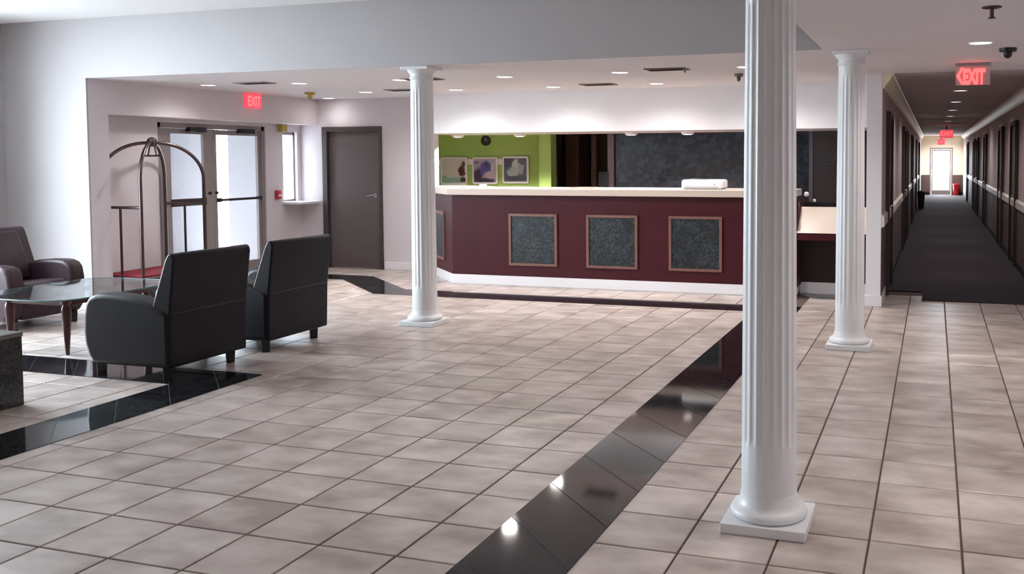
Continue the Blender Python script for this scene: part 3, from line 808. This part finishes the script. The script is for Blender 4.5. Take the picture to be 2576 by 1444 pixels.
MB().lathe([(.078, OY - .001), (.078, OY - .03), (.068, OY - .035), (.064, OY - .028)], cX, cZ, 32, axis='y').build('case', M['black'], t, smooth=True)
MB().lathe([(.064, OY - .0285), (.064, OY - .03)], cX, cZ, 32, axis='y').build('dial', mat('clock_dial', rgb(46, 46, 40), .4), t)
MB().box(cX - .003, cX + .003, OY - .034, OY - .031, cZ, cZ + .05).box(cX, cX + .035, OY - .034, OY - .031, cZ - .003, cZ + .003).build('hands', M['white'], t)
# green return beside the doorway
gr0 = on_y(1356, 400, OY - .25)[0]; gr1 = on_y(1386, 400, OY - .25)[0]
struct('wall_office_pier', MB().box(gr0, gr1, OY - .25, OY, 0, ZL), M['green'])
t = thing('door_3', None, None, ((dx0 + dx1) / 2, OY, 0), kind='structure')
MB().box(gx1, dx0 + .03, OY - .04, OY + .14, 0, ZL).build('door_frame', M['black'], t)
MB().box(dx1 - .09, dx1 + .005, OY - .04, OY + .14, 0, ZL).build('door_frame', mat('plum_door_frame', rgb(104, 86, 90), .5), t)
xa = on_y(1428, 400, 14.2)[0]; xb = on_y(1462, 400, 14.2)[0]
tag(MB().box(xa, xb, 14.1, 14.6, 0, 2.0).build('filing_cabinet', M['brown_door'], bevel=.006), 'tall brown cabinet standing in the room behind the desk', 'cabinet')
xa = on_y(1487, 400, 14.2)[0]; xb = on_y(1500, 400, 14.2)[0]
tag(MB().box(xa, xb, 14.2, 14.3, 0, ZL).build('timber_post', mat('brown_post', rgb(112, 92, 80), .5), bevel=.004), 'slim brown post in the room behind the desk', 'post')
xa, za = on_y(1506, 432, 12.4); xb, zb = on_y(1531, 470, 12.4)
t = thing('computer_monitor', 'black computer monitor behind the reception worktop', 'monitor', ((xa + xb) / 2, 12.4, .74))
MB().box(xa, xb, 12.38, 12.42, .88, za).build('screen', mat('matt_black', rgb(9, 8, 9), .8, spec=.1), t, bevel=.006)
MB().box((xa + xb) / 2 - .03, (xa + xb) / 2 + .03, 12.41, 12.44, .76, 1.0).build('neck', M['black'], t)
MB().box((xa + xb) / 2 - .1, (xa + xb) / 2 + .1, 12.36, 12.5, .742, .76).build('foot', M['black'], t)
t = thing('work_desk', 'brown work desk hidden behind the reception desk', 'desk', (-4.0, 12.4, 0))
MB().box(-5.0, -2.2, 12.1, 12.8, .70, .742).build('desk_top', M['brown_door'], t, bevel=.004)
for xx in (-4.98, -2.26):
    MB().box(xx, xx + .04, 12.12, 12.78, 0, .70).build('desk_side', M['brown_door'], t)
# dark door at the far right of the office
t = thing('door_4', None, None, ((px1 + CL - .15) / 2, OY, 0), kind='structure')
MB().box(px1, px2 + .02, OY - .04, OY, 0, ZL).build('door_frame', mat('grey_door_frame', rgb(104, 100, 106), .5), t)
hxp, hzp = on_y(2094, 411, OY - .05)
lf = MB().box(px2 + .02, CL - .16, OY - .03, OY, 0, ZL).build('door_leaf', mat('charcoal_door', rgb(58, 52, 52), .5), t)
MB().tube([(hxp - .07, OY - .07, hzp), (hxp + .03, OY - .07, hzp), (hxp + .03, OY - .02, hzp)], .010, 8).build('handle', M['chrome'], lf, smooth=True)
# small white things on the low desk's back shelf
for (pxl, pyl, r, lab) in ((2029, 488, .028, 'round white knob shaped bell on the cherry shelf by the low desk'), (2049, 504, .018, 'small cream cap lying on the cherry shelf by the low desk')):
    X, Z = on_y(pxl, pyl, 11.2)
    m = MB().lathe([(r * .8, Z - r), (r, Z - r * .4), (r, Z + r * .3), (r * .6, Z + r * .85), (0.001, Z + r)], X, 11.2, 18).build('desk_bell' if r > .02 else 'bottle_cap', M['white'], smooth=True)
    tag(m, lab, 'bell' if r > .02 else 'cap')
    st = Z - r
shelf = MB().box(lx0, lx1, 11.105, 11.32, .725, on_y(2049, 504, 11.2)[1] - .018).build('desk_cabinet', M['black_wood']); tag(shelf, 'black cabinet back standing behind the sloped top of the low desk', 'cabinet')

# ------------------------------------------------------------------ ceiling fittings
def downlight(X, Y, label, group, watt, z=ZL, lens=None, size=156, col=(1, .94, .91)):
    t = thing('recessed_light', label, 'ceiling light', (X, Y, z), group)
    MB().lathe([(.078, z - .0005), (.094, z - .0005), (.092, z - .009), (.078, z - .006)], X, Y, 28, cap=False).build('trim_ring', M['trim'], t, smooth=True)
    MB().lathe([(.078, z - .0008), (.078, z - .004)], X, Y, 28).build('lens', lens or M['lens'], t)
    if watt:
        l = bpy.data.lights.new('lamp_bulb', 'SPOT'); l.energy = watt; l.spot_size = math.radians(size); l.spot_blend = 1.0
        l.color = col; l.shadow_soft_size = .07
        o = bpy.data.objects.new('lamp_bulb', l); COL.objects.link(o); o.parent = t; o.location = (0, 0, -.012)
    return t
W = 76
P1, P2 = 'recessed downlight behind the bulkhead, ', 'recessed downlight before the reception wall, '
for (X, Y, k, lab) in ((-7.87, 8.77, .62, 'between the entrance corner and the first slatted vent'), (-6.76, 8.93, .62, 'between the first slatted vent and the column'),
                       (-5.47, 8.93, .62, 'right beside the column capital'), (-4.26, 8.98, 1.1, 'first past the column towards the corridor'),
                       (-2.98, 8.93, 1.1, 'beside the slatted vent above the printer'), (-1.69, 8.80, 1.1, 'last one next to the dark ceiling sensor')):
    downlight(X, Y, P1 + lab, 'downlights behind the bulkhead', W * k)
for (X, Y, k, lab) in ((-6.87, 10.39, .45, 'near the dark door and its vent'), (-5.61, 10.43, 1.1, 'above the framed pictures'), (-4.32, 10.44, 1.1, 'between the pictures and the slatted vent'),
                       (-3.03, 10.40, 1.1, 'above the printer side of the desk'), (-1.72, 10.40, 1.1, 'over the end beside the low desk')):
    downlight(X, Y, P2 + lab, 'downlights before the reception wall', W * k)
downlight(-8.02, 11.22, 'round recessed downlight above the dark door in the back wall', None, W * .09)
downlight(.321, 7.57, 'round recessed downlight over the walkway near the hanging exit sign', None, W)
for (X, Y) in ((.32, 4.4), (.32, 1.2), (.32, -2.0), (2.0, 7.57), (2.0, 4.4), (2.0, 1.2)):  # unseen lamps added to light the near right of the lobby
    downlight(X, Y, 'added unseen downlight over the tiled walkway before the corridor', 'added downlights over the walkway', W * .82)
for i, (Y) in enumerate((12.9, 15.5, 18.2, 20.9, 23.8, 27.4, 31.0, 35.0)):
    downlight(.31, Y, 'round recessed downlight along the middle of the corridor ceiling', 'corridor downlights', 75, lens=M['lens_dim'], col=(1, .92, .88))

for Y in (37.6, 39.4):  # lamps added to brighten the end of the corridor
    downlight(.31, Y, 'added bright downlight before the door at the corridor end', 'added bright downlights at the corridor end', 260, col=(1, .93, .80))

for X in (-7.4, -5.4, -3.4, -1.9):  # unseen lamps added to brighten the floor below
    for Y in (.6, 3.0, 5.2):
        downlight(X, Y, 'added unseen downlight in the high ceiling over the seating area', 'added downlights in the high ceiling', 7, z=ZH, size=105, col=(.97, .97, 1))

def vent(X, Y, label, w=.40, d=.23):
    t = thing('ceiling_vent', label, 'vent', (X, Y, ZL), 'ceiling air vents')
    z0, z1 = ZL - .010, ZL - .0005
    f = MB(); e = .022
    f.box(X - w / 2, X + w / 2, Y - d / 2, Y - d / 2 + e, z0, z1).box(X - w / 2, X + w / 2, Y + d / 2 - e, Y + d / 2, z0, z1)
    f.box(X - w / 2, X - w / 2 + e, Y - d / 2 + e, Y + d / 2 - e, z0, z1).box(X + w / 2 - e, X + w / 2, Y - d / 2 + e, Y + d / 2 - e, z0, z1)
    f.build('frame', M['vent'], t)
    MB().box(X - w / 2 + e, X + w / 2 - e, Y - d / 2 + e, Y + d / 2 - e, ZL - .002, z1).build('throat', M['vent_dark'], t)
    n = 6
    for i in range(n):
        yy = Y - d / 2 + e + (d - 2 * e) * (i + .5) / n
        MB().prism([(yy - .008, z0 + .001), (yy - .005, z0), (yy + .008, z1 - .001), (yy + .005, z1)], X - w / 2 + e, X + w / 2 - e, 'x').build('slat', M['vent_dark'], t)
vent(-7.19, 8.72, 'dark slatted ceiling vent near the red exit sign by the entrance')
vent(-6.24, 10.23, 'dark slatted ceiling vent before the back wall door')
vent(-5.20, 8.93, 'dark slatted ceiling vent beside the column under the bulkhead')
vent(-3.69, 10.27, 'dark slatted ceiling vent between the downlights before the reception wall')
vent(-2.45, 8.76, 'dark slatted ceiling vent behind the bulkhead above the printer')

def sprinkler(X, Y, label, r, m, drop=.05):
    t = thing('sprinkler_head', label, 'sprinkler', (X, Y, ZL))
    MB().lathe([(r, ZL - .0005), (r, ZL - .006), (r * .5, ZL - .012)], X, Y, 20).build('rose', m, t, smooth=True)
    MB().lathe([(r * .22, ZL - .01), (r * .22, ZL - drop), (r * .4, ZL - drop), (r * .4, ZL - drop - .005)], X, Y, 14).build('deflector', m, t)
sprinkler(.303, 5.80, 'small sprinkler head on the ceiling above the walkway', .055, M['steel'], .06)
sprinkler(-2.28, 8.80, 'tiny sprinkler head beside the vent above the printer', .028, M['vent'], .03)
def dome(X, Y, label, r, m, cat, name):
    t = thing(name, label, cat, (X, Y, ZL))
    MB().lathe([(r, ZL - .0005), (r, ZL - .022), (r * .95, ZL - .028)], X, Y, 28).build('base', m, t, smooth=True, angle=50)
    MB().lathe([(r * .5, ZL - .026), (r * .5, ZL - .05), (r * .42, ZL - .068), (r * .2, ZL - .08), (.001, ZL - .082)], X, Y, 24).build('lens_dome', m, t, smooth=True, angle=60)
dome(.543, 8.03, 'black ceiling camera dome beside the hanging exit sign', .065, M['black'], 'camera', 'ceiling_camera')
dome(-7.58, 10.22, 'yellowed smoke detector on the ceiling by the back wall door', .065, M['yellow'], 'smoke detector', 'smoke_detector')
dome(-1.90, 9.50, 'dark ceiling sensor near the column by the walkway', .045, M['vent'], 'sensor', 'ceiling_sensor')

# ------------------------------------------------------------------ exit signs
t = thing('exit_sign', 'glowing red exit sign on the soffit above the entrance doors', 'exit sign', (XS + .02, 10.12, 2.215))
b = MB().box(XS + .001, XS + .045, 9.975, 10.265, 2.215, 2.40).build('housing', M['exit_face'], t, bevel=.006)
text_mesh('EXIT', .125, .002, 'lettering', M['exit_text'], t, (XS + .0475, 10.12, 2.305), (math.pi / 2, 0, math.pi / 2), fit=(.24, .13), bold=.02)
ex0, ez1 = on_y(2403, 157, 9.19); ex1, ez0 = on_y(2492, 213, 9.19)
t = thing('hanging_exit_sign', 'hanging red exit sign with an arrow before the corridor', 'exit sign', ((ex0 + ex1) / 2, 9.19, ZL))
MB().box(ex0, ex1, 9.16, 9.22, ZL - .03, ZL - .0005).build('housing', M['alu'], t, bevel=.004)
ap = MB().box(ex0 + .005, ex1 - .005, 9.186, 9.194, ez0, ZL - .028).build('panel', M['acrylic'], t)
ecx = (ex0 + ex1) / 2; ecz = (ez0 + ZL - .03) / 2
text_mesh('EXIT', .17, .003, 'lettering', M['exit_text'], t, (ecx + .012, 9.183, ecz - .008), (math.pi / 2, 0, 0), fit=((ex1 - ex0) * .62, (ZL - .03 - ez0) * .84), bold=.05)
MB().prism([(ex0 + .012, ecz), (ex0 + .055, ecz + .075), (ex0 + .075, ecz + .075), (ex0 + .038, ecz), (ex0 + .075, ecz - .075), (ex0 + .055, ecz - .075)], 9.180, 9.186, 'y').build('arrow', M['exit_text'], t)
for (px_, py_, Y, s, lab) in ((2381, 337, 27.0, .34, 'red exit sign hanging far down the corridor ceiling'), (2368, 357, 38.5, .26, 'small red exit sign above the bright door at the corridor end')):
    X, Z = on_y(px_, py_, Y)
    t = thing('corridor_exit_sign', lab, 'exit sign', (X, Y, Z))
    MB().box(X - s / 2, X + s / 2, Y - .02, Y + .02, Z - .11, Z + .11).build('face', M['exit_face'], t)
    MB().box(X - .02, X + .02, Y - .01, Y + .01, Z + .11, ZL).build('stem', M['red'], t)
    text_mesh('EXIT', .15, .003, 'lettering', M['exit_text'], t, (X, Y - .022, Z), (math.pi / 2, 0, 0))

# fire alarm, emergency light by the entrance
Yf, Zf = on_x(697, 490, XE)
t = thing('fire_alarm', 'red fire alarm pull station on the wall between the doors and the small window', 'fire alarm', (XE, Yf, Zf - .06))
b = MB().box(XE + .0005, XE + .045, Yf - .05, Yf + .05, Zf - .062, Zf + .062).build('case', M['red'], t, bevel=.008)
MB().box(XE + .044, XE + .055, Yf - .03, Yf + .03, Zf - .02, Zf + .005).build('pull_bar', M['white'], b, bevel=.002)
Yf, Zf = on_x(704, 323, XE)
t = thing('emergency_light', 'yellowed box light under the soffit beside the small window', 'emergency light', (XE, Yf, Zf - .05))
MB().box(XE + .0005, XE + .07, Yf - .055, Yf + .075, Zf - .05, Zf + .05).build('case', M['yellow'], t, bevel=.008)

# ------------------------------------------------------------------ corridor
struct('wainscot_left', MB().box(CL, CL + .008, YC0 + .001, YC1, 0, .82), M['wainscot'])
struct('wainscot_right', MB().box(CR - .008, CR, YC0 + .001, YC1, 0, .82), M['wainscot'])
struct('wall_lining_left', MB().box(CL, CL + .006, YC0 + .001, YC1, .82, ZL), M['corr_wall'])
struct('wall_end_wainscot', MB().box(CL, -.17, YC1 - .008, YC1, 0, .82).box(.72, CR, YC1 - .008, YC1, 0, .82), M['wainscot'])
struct('trim_2', MB().prism([(CL + .006, .82), (CL + .034, .835), (CL + .034, .925), (CL + .02, .95), (CL + .006, .955)], YC0 + .001, YC1, 'y'), M['rail'])
struct('trim_3', MB().prism([(CR - .006, .82), (CR - .034, .835), (CR - .034, .925), (CR - .02, .95), (CR - .006, .955)], YC0 + .001, YC1, 'y'), M['rail'])
crown = [(0, 0), (0, -.15), (.015, -.15), (.022, -.125), (.05, -.09), (.085, -.045), (.095, -.02), (.11, -.015), (.11, 0)]
struct('trim_4', MB().prism([(CL + .006 + a, ZL + b) for a, b in crown], YC0 + .001, YC1, 'y'), M['cream'], smooth=True, angle=25)
struct('trim_5', MB().prism([(CR - .001 - a, ZL + b) for a, b in crown], YC0 + .001, YC1, 'y'), M['cream'], smooth=True, angle=25)
struct('trim_6', MB().prism([(YC1 - a, ZL + b) for a, b in crown], CL, CR, 'x'), M['cream'], smooth=True, angle=25)
struct('baseboard_corridor_left', MB().box(CL + .008, CL + .022, 11.0, YC1, .007, .10), M['black'])
struct('baseboard_corridor_right', MB().box(CR - .022, CR - .008, YC0 + .002, YC1, .007, .10), M['black'])
struct('baseboard_corridor_end', MB().box(CL, -.17, YC1 - .022, YC1 - .008, .007, .13).box(.72, CR, YC1 - .022, YC1 - .008, .007, .13), M['black'])
dn = 5
def corridor_door(side, Y, w=.98):
    global dn
    X = CL if side < 0 else CR
    s = 1 if side < 0 else -1
    t = thing('door_%d' % dn, None, None, (X, Y + w / 2, 0), kind='structure'); dn += 1
    a, b = sorted((X + s * .004, X + s * .05))
    MB().box(a, b, Y, Y + .06, .008, 2.06).box(a, b, Y + w - .06, Y + w, .008, 2.06).box(a, b, Y + .06, Y + w - .06, 2.0, 2.06).build('door_frame', M['door_frame'], t, bevel=.003)
    a, b = sorted((X + s * .004, X + s * .018))
    lf = MB().box(a, b, Y + .06, Y + w - .06, .012, 2.0).build('door_leaf', M['door'], t)
    MB().tube([(X + s * .018, Y + .13, 1.0), (X + s * .06, Y + .13, 1.0), (X + s * .06, Y + .24, 1.0)], .010, 8).build('handle', M['chrome'], lf, smooth=True)
for Y in (10.85, 16.3, 18.4, 22.8, 28.0, 33.5): corridor_door(-1, Y)
for Y in (14.2, 17.0, 22.3, 26.2, 28.6, 34.0): corridor_door(1, Y)
# glazed door at the end
t = thing('door_%d' % dn, None, None, (.28, YC1 + .05, 0), kind='structure'); dn += 1
MB().box(-.17, -.11, YC1 - .01, YC1 + .1, .008, 1.93).box(.66, .72, YC1 - .01, YC1 + .1, .008, 1.93).box(-.11, .66, YC1 - .01, YC1 + .1, 1.86, 1.93).build('door_frame', M['alu'], t)
lf = MB().box(-.105, -.05, YC1 + .03, YC1 + .07, .01, 1.855).box(.60, .655, YC1 + .03, YC1 + .07, .01, 1.855).box(-.05, .60, YC1 + .03, YC1 + .07, .01, .20).box(-.05, .60, YC1 + .03, YC1 + .07, 1.79, 1.855).build('door_leaf', M['alu'], t)
MB().box(-.055, .605, YC1 + .046, YC1 + .054, .195, 1.795).build('glass_pane', M['glass'], lf)
# bins at the corridor end
X, Y = .86, YC1 - .20
t = thing('red_bin', 'red bin standing beside the bright door at the corridor end', 'bin', (X, Y, .007))
MB().lathe([(.10, .008), (.125, .42), (.135, .42), (.135, .44)], X, Y, 24).build('body', M['red'], t, smooth=True, angle=50)
MB().lathe([(.137, .44), (.13, .46), (.09, .475)], X, Y, 24).build('lid', M['red'], t, smooth=True, angle=50)
X, Y = -.36, 29.5
t = thing('waste_bin', 'black waste bin against the wall part way down the corridor', 'bin', (X, Y, .007))
MB().lathe([(.085, .008), (.11, .50)], X, Y, 20).build('body', M['black'], t, smooth=True, angle=50)
MB().lathe([(.115, .50), (.10, .53), (.05, .55)], X, Y, 20).build('lid', M['black'], t, smooth=True, angle=50)
